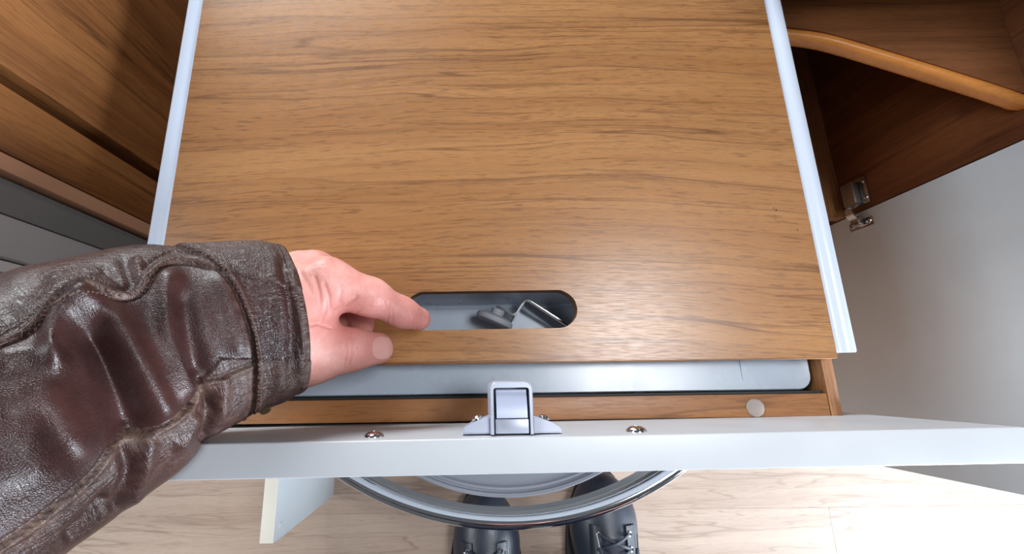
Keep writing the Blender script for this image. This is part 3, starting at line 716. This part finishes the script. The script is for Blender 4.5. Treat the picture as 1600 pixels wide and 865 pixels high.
for c_, r_, am in (((545, 430), 16, 0.8), ((585, 445), 14, 0.6), ((500, 400), 18, 0.8), ((455, 402), 18, 0.8), ((478, 420), 12, 0.5)):
    dsp += am * 0.001 * np.exp(-((px - np.array(c_)) ** 2).sum(1) / r_ ** 2)
V = V + N * (dsp * np.clip(face * 2.5, 0, 1))[:, None]
flush = np.zeros(len(V))
for c_, r_, am in (((655, 500), 26, 0.8), ((590, 545), 30, 0.4), ((560, 480), 30, 0.5), ((548, 546), 18, 0.35), ((500, 470), 40, 0.35), ((600, 480), 30, 0.4), ((520, 510), 30, 0.5)):
    flush += am * np.exp(-((px - np.array(c_)) ** 2).sum(1) / r_ ** 2)
me = mesh_np('hand', V, Q); attr(me, 'flush', np.clip(flush, 0, 1))
hnd = adopt(link('hand', me, 'skin', None, True), per); hnd['label'] = 'bare left hand, index finger reaching into the slot'
# thumb nail: a thin curved plate lying on the thumb tip
tipd = Vector(J['tt'][0] - J['ti'][0]).normalized()
c0 = Vector(J['tt'][0]); vw = (Vector((0, 0, H)) - c0).normalized(); vw = (vw + Vector((0.25, 0.02, 0))).normalized()
nup = (vw - tipd * vw.dot(tipd)).normalized(); nsd = tipd.cross(nup)
bm = bmesh.new(); rows = []
for i in range(9):
    t = i / 8; row = []
    for j in range(-5, 6):
        s_ = j / 5; hw = 0.98 * (1.0 if t < 0.7 else math.sqrt(max(0.02, 1 - ((t - 0.7) / 0.34) ** 2))) * (0.66 + 0.34 * min(1, t * 3.5) ** 0.6)
        ang = s_ * hw * 0.72; r_ = 0.01055 - 0.0012 * t * t
        along = -0.0048 + 0.0122 * t - (0.0012 * (1 - s_ * s_) if t < 0.15 else 0)
        bend = max(0.0, t - 0.40) ** 2 * 0.0080
        row.append(bm.verts.new(c0 + tipd * along + (nup * math.cos(ang) + nsd * math.sin(ang)) * r_ - nup * bend))
    rows.append(row)
for a, b in zip(rows, rows[1:]):
    for j in range(10): bm.faces.new((a[j], a[j + 1], b[j + 1], b[j]))
bmesh.ops.recalc_face_normals(bm, faces=bm.faces)
if bm.faces[0].normal.dot(nup) < 0: bmesh.ops.reverse_faces(bm, faces=bm.faces)
ex = bmesh.ops.extrude_face_region(bm, geom=list(bm.faces))
for v in [g for g in ex['geom'] if isinstance(g, bmesh.types.BMVert)]: v.co += nup * 0.0004
nl = from_bm('thumb_nail', bm, 'nail', hnd, True); nl['label'] = 'pale thumb nail'

# --- sleeve
ST = [  # upper outline, lower outline in the photo, depth below the lens
    ((420, 391), (470, 612), 0.2535), ((400, 385), (440, 628), 0.250), ((330, 389), (392, 645), 0.2405), ((262, 396), (335, 680), 0.2310), ((185, 403), (280, 712), 0.2200),
    ((110, 416), (215, 775), 0.2085), ((40, 444), (150, 820), 0.1980), ((-40, 470), (85, 866), 0.1870), ((-140, 500), (0, 930), 0.1760), ((-330, 560), (-170, 1060), 0.158)]
cen = []; rad = []
for a, b, h in ST:
    A = P(*a, h); B = P(*b, h); cen.append((A + B) / 2); rad.append(np.linalg.norm(A - B) / 2)
cen = np.array(cen); rad = np.array(rad)
NS = 28
path = catmull(np.hstack([cen, rad[:, None]]), NS); C = path[:, :3]; Rr = path[:, 3]
T = np.gradient(C, axis=0); T /= np.linalg.norm(T, axis=1, keepdims=True)
for _ in range(60): T[1:-1] = (T[:-2] + T[1:-1] * 2 + T[2:]) / 4
T /= np.linalg.norm(T, axis=1, keepdims=True)
# the first ring leans as the photo's cuff does
NTH = 420
th_ = np.linspace(0, 2 * np.pi, NTH, endpoint=False)
upv = np.array([0, 0, 1.0]); rows = []
S_ = np.cross(T, upv); S_ /= np.linalg.norm(S_, axis=1, keepdims=True); U_ = np.cross(S_, T)
outer_ = C[:, None] + Rr[:, None, None] * (S_[:, None] * np.cos(th_)[None, :, None] + 0.93 * U_[:, None] * np.sin(th_)[None, :, None])
cosv = (S_[0] * np.cos(th_)[:, None] + U_[0] * np.sin(th_)[:, None]) @ _n(np.array([0, 0, H]) - C[0])
bul = 0.0082 * np.clip(cosv, -0.2, 1) ** 1
fade = np.clip(1 - np.arange(len(C)) / (1.6 * NS), 0, 1) ** 1.3
outer_ = outer_ - T[0][None, None, :] * (fade[:, None] * bul[None, :])[..., None]
# inner turn-back at the rim
t0 = -T[0]
rim = []
for dr_, al in ((0.0004, 0.0006), (0.0014, 0.0009), (0.0024, 0.0004), (0.0030, -0.003), (0.0032, -0.02), (0.0036, -0.055)):
    rim.append(C[0] + t0 * (al + bul[:, None]) + (Rr[0] - dr_) * (S_[0] * np.cos(th_)[:, None] + 0.93 * U_[0] * np.sin(th_)[:, None]))
GV = np.concatenate([np.array(rim[::-1]), outer_], 0); nr = GV.shape[0]; n_in = len(rim)
V = GV.reshape(-1, 3)
ii, jj = np.meshgrid(np.arange(nr - 1), np.arange(NTH), indexing='ij'); j2 = (jj + 1) % NTH
Q = np.stack([ii * NTH + jj, ii * NTH + j2, (ii + 1) * NTH + j2, (ii + 1) * NTH + jj], -1).reshape(-1, 4)
N = vnormals(V, Q)
ctr = np.repeat(np.concatenate([np.tile(C[0], (n_in, 1)), C], 0), NTH, 0)
if ((V - ctr) * N).sum(1).mean() < 0: Q = Q[:, ::-1]; N = -N
row = np.repeat(np.arange(nr), NTH)
px = proj(V); vd = np.array([0, 0, H]) - V; vd /= np.linalg.norm(vd, axis=1, keepdims=True)
fc = np.clip(((N * vd).sum(1) + 0.05) * 3, 0, 1) * (row >= n_in)
def sm(pl, n=8): return catmull([(x, y, 0) for x, y in pl], n)[:, :2]
SEAM_CUFF = sm([(268, 384), (283, 390), (328, 409), (366, 454), (391, 520), (398, 566), (394, 635), (380, 670)])
SEAM_TOP = sm([(-120, 600), (0, 545), (31, 530), (62, 507), (87, 480), (116, 464), (146, 462), (177, 470), (208, 466), (225, 453), (247, 427), (273, 413), (303, 413), (328, 419)])
SEAM_LOW = sm([(-60, 890), (0, 849), (53, 812), (106, 768), (141, 733), (166, 701), (190, 684), (226, 675), (264, 655), (290, 635), (305, 615)])
SEAM_LOW2 = sm([(303, 600), (320, 594), (346, 587), (370, 577), (396, 566)])
FOLDS = [  # polyline, width px, height mm
    ([(128, 474), (103, 488), (90, 520), (84, 560)], 22, 5.0), ([(128, 474), (158, 490), (188, 525), (218, 575), (248, 635)], 24, 5.0),
    ([(146, 520), (158, 545), (174, 588), (192, 632), (204, 662)], 27, -9.5),
    ([(262, 440), (264, 480), (262, 520), (275, 570), (288, 605)], 20, 4.5), ([(70, 600), (110, 690)], 45, 3.0),
    ([(285, 470), (296, 520), (304, 555), (308, 575)], 18, -4.5), ([(345, 440), (365, 490), (372, 540)], 16, 2.0),
    ([(10, 560), (40, 556), (75, 552)], 20, 3.0), ([(20, 640), (70, 640), (110, 690)], 40, 3.0), ([(-20, 760), (40, 740), (90, 700)], 40, 2.0),
    ([(110, 835), (140, 805), (160, 782)], 12, -4.0), ([(190, 700), (200, 740), (180, 790)], 12, -3.0), ([(230, 690), (222, 730), (205, 770)], 14, 3.0),
    ([(330, 625), (325, 650), (318, 680)], 9, -4.0), ([(312, 600), (320, 622), (330, 640)], 8, -3.0), ([(350, 600), (345, 640)], 12, 2.0), ([(300, 655), (280, 690)], 12, 3.0),
    ([(195, 412), (205, 440)], 10, -2.2), ([(215, 412), (222, 438)], 8, 1.6), ([(165, 425), (190, 445), (205, 458)], 8, -1.6), ([(140, 440), (170, 455)], 7, 1.2),
    ([(60, 440), (30, 490), (-20, 520)], 22, -1.5), ([(455, 430), (470, 500), (468, 570)], 9, 1.4), ([(440, 420), (455, 500), (452, 590)], 8, -1.4), ([(425, 410), (440, 500), (436, 600)], 10, 0.9)]
dsp = np.zeros(len(V))
for pl, wd, am in FOLDS:
    d, _, _ = segd(px, sm(pl, 4)); dsp += am * np.exp(-(d / wd) ** 2)
wear = np.zeros(len(V)); crk = np.full(len(V), 0.12)
d, s, _ = segd(px, SEAM_CUFF); near = np.exp(-(d / 3.0) ** 2)
dsp += -1.6 * np.exp(-(d / 2.6) ** 2) + 1.1 * np.exp(-((d - 8) / 5) ** 2) * (s < 0) + np.where(s < 0, 1.0, 0.0) * np.clip(d / 4, 0, 1) * (px[:, 0] > 240)
cuff = (s < 0) & (row >= 0); crk += 0.85 * (cuff & (d > 4)) * (px[:, 0] > 280); wear += 0.25 * np.exp(-((d - 7) / 4) ** 2)
d, s, _ = segd(px, SEAM_TOP); up = (s < 0) & (px[:, 1] < 640)
dsp += -1.5 * np.exp(-(d / 2.2) ** 2) + np.where(up, 1.5 * np.exp(-((d - 6) / 5) ** 2) + 0.8 * np.clip(d / 4, 0, 1) - 1.1 * np.exp(-((d - 18) / 3) ** 2), 0)
crk += 0.8 * up * np.exp(-(np.maximum(d - 20, 0) / 25) ** 2); wear += up * 0.45 * np.exp(-(d / 6) ** 2) + up * 0.10
d, s, _ = segd(px, SEAM_LOW); lowm = (s > 0) & (px[:, 1] > 560)
dsp += -1.5 * np.exp(-(d / 2.4) ** 2) + np.where(lowm, 1.0 * np.clip(d / 4, 0, 1) + 0.9 * np.exp(-((d - 6) / 4) ** 2), 0)
wear += lowm * (0.10 + 0.6 * np.exp(-(d / 14) ** 2)) * (px[:, 0] > -30); crk += 0.3 * lowm
d, s, _ = segd(px, SEAM_LOW2); low2 = (s > 0) & (px[:, 0] > 303) & (px[:, 1] > 560)
dsp += -1.5 * np.exp(-(d / 2.4) ** 2) + np.where(low2, 0.8 * np.exp(-((d - 5) / 4) ** 2), 0); wear += 0.35 * np.exp(-(d / 9) ** 2) * low2 + 0.12 * low2
re = np.clip(1 - (row - n_in) / 16.0, 0, 1) * (row >= n_in); wear += 0.75 * re ** 2 * (0.35 + 0.65 * np.clip((px[:, 1] - 440) / 120, 0, 1)); wear += 0.5 * ((row < n_in) & (row >= n_in - 4))
V = V + N * (dsp * 0.001 * fc)[:, None]
# fine irregularity so no outline is a clean ellipse
ph = V @ np.array([[70., 30, 20], [20, 90, 40], [35, 15, 110]])
V = V + N * ((np.sin(ph[:, 0] * 1.3) * np.sin(ph[:, 1]) + 0.5 * np.sin(ph[:, 2] * 1.7)) * 0.0006 * (row > n_in + 6))[:, None]
me = mesh_np('jacket_sleeve', V, Q); attr(me, 'wear', np.clip(wear, 0, 1)); attr(me, 'crinkle', np.clip(crk, 0, 1))
tw = (th_ + np.pi / 2) % (2 * np.pi); attr(me, 'round', np.tile(tw * Rr[0], nr))
al_ = np.concatenate([np.zeros(n_in), np.cumsum(np.r_[0, np.linalg.norm(np.diff(C, axis=0), axis=1)])]); attr(me, 'along', np.repeat(al_, NTH))
slv = adopt(link('jacket_sleeve', me, 'leather', None, True), per); slv['label'] = 'worn dark brown leather jacket sleeve with stitched cuff'
SV = V; SPX = proj(V); SFC = (fc > 0.3)
def stitches(poly, off, step, ln):
    bm = bmesh.new(); idx_ = np.where(SFC)[0]; pp = SPX[idx_]
    d_ = np.vstack([[0, 0], np.diff(poly, axis=0)]); s_ = np.cumsum(np.hypot(d_[:, 0], d_[:, 1])); N2 = vnormals(SV, Q)
    for t in np.arange(0, s_[-1] - ln, step):
        q = []
        for u in (t, t + ln * 0.5, t + ln):
            x = np.interp(u, s_, poly[:, 0]); y = np.interp(u, s_, poly[:, 1]); x2 = np.interp(u + 1, s_, poly[:, 0]); y2 = np.interp(u + 1, s_, poly[:, 1])
            tx, ty = x2 - x, y2 - y; L = math.hypot(tx, ty) + 1e-9; x += -ty / L * off; y += tx / L * off
            k = idx_[np.argmin((pp[:, 0] - x) ** 2 + (pp[:, 1] - y) ** 2)]; q.append(SV[k] + N2[k] * 0.0002)
        if np.linalg.norm(q[2] - q[0]) > 0.0006: sweep_bm(q, circ(0.00045, 5), bm)
    return bm
for nm, poly, off in (('cuff_stitching', SEAM_CUFF[8:], -7), ('arm_stitching', SEAM_TOP[8:], -6)):
    o = from_bm(nm, stitches(poly, off, 6.5, 4.2), 'stitch', slv, True); o['kind'] = 'stuff'
sn = P(414, 640, 0.2745)
from_bm('snap_button', lathe_bm([(0, -0.001), (0.0032, -0.001), (0.0036, 0), (0.003, 0.0012), (0, 0.0018)], 18, zalign(sn, (0.5, -0.7, 0.35))), 'brass', slv, True)

# --- shoes
def make_shoe(cx_, toe_y, ang, right):
    """lace-up shoe, toe towards the cabinet; built in its own frame: x across, y forward, toe at y = 0"""
    fl = 1 if right else -1
    mt = Matrix.Translation(Vector((cx_, toe_y, 0))) @ Matrix.Rotation(ang, 4, 'Z')
    g = Grid((-0.075, -0.325, 0.012), (0.075, 0.02, 0.20), 0.0028)
    f = g.ell((0.004 * -fl, -0.075, 0.030), (0.050, 0.075, 0.040))
    f = smin(f, g.ell((0, -0.165, 0.040), (0.044, 0.090, 0.052)), 0.02)
    f = smin(f, g.ell((0, -0.252, 0.045), (0.038, 0.052, 0.060)), 0.02)
    f = smin(f, g.cap((0, -0.150, 0.055), (0, -0.235, 0.115), 0.030, 0.040), 0.02)
    f = smin(f, g.cap((0, -0.240, 0.08), (0, -0.250, 0.165), 0.041, 0.046), 0.02)
    f = np.maximum(f, 0.016 - g.Z); f = np.maximum(f, g.Z - 0.170)
    v, q = nets(g, f); v = relax(v, q, 2)
    me_ = mesh_np('upper', v, q)
    sh_ = bpy.data.objects.new('shoe', None)
    return g, f, v, q, mt
def surf_z(g, f, x, y):
    ix = int(round((x - g.lo[0]) / g.h)); iy = int(round((y - g.lo[1]) / g.h)); col = f[ix, iy]; k = np.where(col < 0)[0]
    if len(k) == 0: return 0.03
    k = k[-1]
    if k + 1 >= len(col): return g.lo[2] + g.h * k
    return g.lo[2] + g.h * (k + col[k] / (col[k] - col[k + 1]))
def tr(bm, mt): bmesh.ops.transform(bm, matrix=mt, verts=bm.verts); return bm
def shoe(cx_, toe_y, ang, right, label):
    g, f, v, q, mt = make_shoe(cx_, toe_y, ang, right); fl = 1 if right else -1
    v4 = np.hstack([v, np.ones((len(v), 1))]) @ np.array(mt).T
    up_ = adopt(link('shoe', mesh_np('shoe', v4[:, :3], q), 'shoe', None, True), per); up_['label'] = label
    # sole
    ol = []
    for a in np.linspace(0, 2 * math.pi, 48, endpoint=False):
        y = -0.155 + 0.160 * math.sin(a); t = (y + 0.315) / 0.32
        wv = 0.040 + 0.016 * math.sin(math.pi * min(1, t * 0.92) ** 1.6); c_ = abs(math.cos(a)) ** 0.75 * (1 if math.cos(a) > 0 else -1)
        ol.append((wv * c_ - fl * 0.004 * t, y))
    prism('sole', ol, 0.0005, 0.020, 'sole', up_, 0.003, mt)
    # tongue: padded strip under the laces
    bm = bmesh.new(); rows_ = []
    for i in range(14):
        y = -0.074 - 0.110 * i / 13; row_ = []
        for j in range(-4, 5):
            x = j / 4 * 0.017; row_.append(bm.verts.new((x, y, surf_z(g, f, x, y) + 0.0030 * (1 - (j / 4) ** 4) * min(1, i / 2) - 0.0008)))
        rows_.append(row_)
    for a, b in zip(rows_, rows_[1:]):
        for j in range(8): bm.faces.new((a[j], a[j + 1], b[j + 1], b[j]))
    from_bm('tongue', tr(bm, mt), 'tongue', up_, True)
    # facings either side, with eyelets and laces
    eye = {}
    for sx in (-1, 1):
        bm = bmesh.new(); rows_ = []
        for i in range(16):
            y = -0.064 - 0.125 * i / 15; row_ = []
            for x, dz in ((0.0175, -0.001), (0.0178, 0.0032), (0.026, 0.0034), (0.032, 0.0022), (0.0335, -0.001)):
                x_ = sx * x; row_.append(bm.verts.new((x_, y, surf_z(g, f, x_, y) + dz)))
            rows_.append(row_)
        for a, b in zip(rows_, rows_[1:]):
            for j in range(4): bm.faces.new((a[j], a[j + 1], b[j + 1], b[j]))
        from_bm('lace_facing', tr(bm, mt), 'shoe', up_, True)
        for k in range(6):
            y = -0.074 - 0.0185 * k; x = sx * 0.0225; z = surf_z(g, f, x, y) + 0.0040; eye[sx, k] = Vector((x, y, z))
            ring = [Vector((x + 0.0028 * math.cos(t), y + 0.0028 * math.sin(t), z - sx * 0.5 * 0.0028 * math.cos(t))) for t in np.linspace(0, 2 * math.pi, 12, endpoint=False)]
            from_bm('eyelet', tr(sweep_bm(ring, circ(0.0011, 6), closed=True), mt), 'chrome', up_, True)
    for k in range(5):
        for a, b, lift in (((-1, k), (1, k + 1), 0.004), ((1, k), (-1, k + 1), 0.0055)):
            A, B = eye[a], eye[b]; mid_ = (A + B) / 2; mid_.z = max(A.z, B.z, surf_z(g, f, mid_.x, mid_.y) + 0.002) + lift
            from_bm('lace', tr(sweep_bm(catmull([A, A.lerp(mid_, 0.5) + Vector((0, 0, 0.0016)), mid_, B.lerp(mid_, 0.5) + Vector((0, 0, 0.0016)), B], 4), circ(0.0022, 7, 0.0012)), mt), 'lace', up_, True)
    # bow: two loops and two loose ends
    kn = Vector((0, -0.074 - 0.0185 * 3.6, 0)); kn.z = surf_z(g, f, 0, kn.y) + 0.008
    for sx in (-1, 1):
        lo_ = [kn, kn + Vector((sx * 0.018, 0.016, 0.006)), kn + Vector((sx * 0.044, 0.030, -0.004)), kn + Vector((sx * 0.052, 0.020, -0.018)), kn + Vector((sx * 0.040, 0.004, -0.010)), kn + Vector((sx * 0.014, 0.0, 0.004)), kn]
        from_bm('lace_loop', tr(sweep_bm(catmull(lo_, 6), circ(0.0026, 8, 0.0022)), mt), 'lace', up_, True)
        en = [kn, kn + Vector((-sx * 0.012, 0.014, 0.006)), kn + Vector((-sx * 0.020, 0.034, -0.004)), kn + Vector((-sx * 0.026, 0.054, -0.016))]
        from_bm('lace_end', tr(sweep_bm(catmull(en, 6), circ(0.0022, 7)), mt), 'lace', up_, True)
        a_, b_ = en[-1], en[-1] + Vector((-sx * 0.002, 0.016, -0.006))
        from_bm('aglet', tr(sweep_bm([a_, b_], circ(0.0020, 7)), mt), 'chrome', up_, True)
shoe(0.0085, -0.156, 0.02, False, 'left black leather lace-up shoe')
shoe(0.1960, -0.136, -0.03, True, 'right black leather lace-up shoe')
# the rest of the figure, behind and above the lens: trousers, jacket, head
for cx_, yy in ((0.0120, -0.408), (0.1890, -0.388)):
    g = Grid((cx_ - 0.14, yy - 0.36, 0.07), (cx_ + 0.14, yy + 0.13, 0.93), 0.008)
    f = g.cap((cx_, yy, 0.10), (cx_, yy + 0.01, 0.46), 0.060, 0.070)
    f = smin(f, g.cap((cx_, yy + 0.01, 0.46), (cx_, yy - 0.18, 0.82), 0.068, 0.092), 0.03)
    f = np.maximum(f, 0.09 - g.Z)
    v, q = nets(g, f); v = relax(v, q, 2)
    v = v + 0.002 * np.sin(v[:, 2:3] * 140 + v[:, 0:1] * 60) * np.array([[1, 1, 0]])
    adopt(link('trouser_leg', mesh_np('trouser_leg', v, q), 'denim', None, True), per)
EL = C[-1] + T[-1] * 0.085
SHL = np.array([-0.13, -0.40, 1.00]); SHR = np.array([0.31, -0.42, 1.00])
g = Grid((-0.60, -0.85, 0.55), (0.50, 0.06, 1.14), 0.0085)
f = g.ell((0.10, -0.58, 0.84), (0.185, 0.135, 0.13))
f = smin(f, g.cap((0.10, -0.57, 0.86), (0.10, -0.46, 1.00), 0.125, 0.115), 0.05)
f = smin(f, g.cap(SHL + np.array([0.06, -0.02, 0.01]), SHR - np.array([0.06, 0.02, -0.01]), 0.085, 0.085), 0.06)
f = smin(f, g.cap(SHL, EL, 0.072, 0.064), 0.03)
f = smin(f, g.cap(EL, C[-1] - T[-1] * 0.01, 0.064, Rr[-1] * 0.93), 0.02)
f = smin(f, g.cap(SHR, (0.43, -0.55, 0.82), 0.070, 0.060), 0.03)
f = smin(f, g.cap((0.43, -0.55, 0.82), (0.325, -0.435, 0.655), 0.058, 0.043), 0.02)
v, q = nets(g, f); v = relax(v, q, 3)
v = v + 0.0025 * np.sin(v[:, 2:3] * 95 + v[:, 0:1] * 70 + v[:, 1:2] * 50) * np.array([[0.6, 0.6, 0.6]])
me = mesh_np('jacket', v, q); attr(me, 'wear', np.full(len(v), 0.08)); attr(me, 'crinkle', np.full(len(v), 0.3))
adopt(link('jacket', me, 'leather', None, True), per)
hd = np.array([0.09, -0.27, 1.16])
g = Grid(hd - 0.17, hd + 0.17, 0.005)
f = g.ell(hd + np.array([0, -0.012, 0.02]), (0.074, 0.094, 0.098))
f = smin(f, g.ell(hd + np.array([0, 0.035, -0.055]), (0.052, 0.058, 0.060)), 0.03)
f = smin(f, g.cap(hd + np.array([0, -0.03, -0.06]), hd + np.array([0.005, -0.10, -0.15]), 0.054, 0.060), 0.02)
f = smin(f, g.cap(hd + np.array([0, 0.082, 0.005]), hd + np.array([0, 0.108, -0.030]), 0.009, 0.014), 0.012)
f = smin(f, g.cap(hd + np.array([-0.020, 0.083, -0.066]), hd + np.array([0.020, 0.083, -0.066]), 0.010, 0.010), 0.008)
for sx in (-1, 1):
    f = smin(f, g.ell(hd + np.array([sx * 0.076, -0.012, -0.012]), (0.010, 0.020, 0.032)), 0.006)
    f = -smin(-f, g.ell(hd + np.array([sx * 0.031, 0.094, 0.008]), (0.017, 0.014, 0.011)), 0.010)
    f = smin(f, g.ell(hd + np.array([sx * 0.031, 0.074, 0.008]), (0.013, 0.013, 0.012)), 0.004)
ca_, sa_ = math.cos(-0.75), math.sin(-0.75); RX = np.array([[1, 0, 0], [0, ca_, -sa_], [0, sa_, ca_]])
v, q = nets(g, f); v = relax(v, q, 1); v = (v - hd) @ RX.T + hd
me = mesh_np('head', v, q); attr(me, 'flush', np.full(len(v), 0.3)); hdo = adopt(link('head', me, 'skin', None, True), per)
f = g.ell(hd + np.array([0, -0.020, 0.028]), (0.081, 0.098, 0.103)); f = np.maximum(f, (g.Y - hd[1] - 0.055) - 0.6 * (g.Z - hd[2] - 0.05)); f = np.maximum(f, hd[2] - 0.05 - g.Z)
v, q = nets(g, f); v = (v - hd) @ RX.T + hd; link('hair', mesh_np('hair', v, q), 'sole', hdo, True).matrix_parent_inverse = Matrix.Identity(4)
# right hand resting on the thigh
g = Grid((0.16, -0.50, 0.53), (0.40, -0.30, 0.73), 0.0028)
f = g.chain([((0.335, -0.447, 0.670), 0.028), ((0.305, -0.415, 0.632), 0.027), ((0.278, -0.392, 0.612), 0.024)], 0.02)
for k in range(4):
    o_ = np.array([0.007, 0.012, -0.016]) * (k - 1.5)
    f = smin(f, g.chain([(np.array((0.274, -0.388, 0.612)) + o_, 0.012), (np.array((0.240, -0.364, 0.606)) + o_, 0.0098), (np.array((0.215, -0.360, 0.592)) + o_, 0.0088), (np.array((0.197, -0.364, 0.580)) + o_, 0.0078)], 0.004), 0.004)
f = smin(f, g.chain([((0.295, -0.420, 0.650), 0.016), ((0.262, -0.420, 0.668), 0.0125), ((0.238, -0.412, 0.668), 0.010)], 0.005), 0.006)
v, q = nets(g, f); v = relax(v, q, 1)
me = mesh_np('right_hand', v, q); attr(me, 'flush', np.full(len(v), 0.2)); adopt(link('right_hand', me, 'skin', None, True), per)
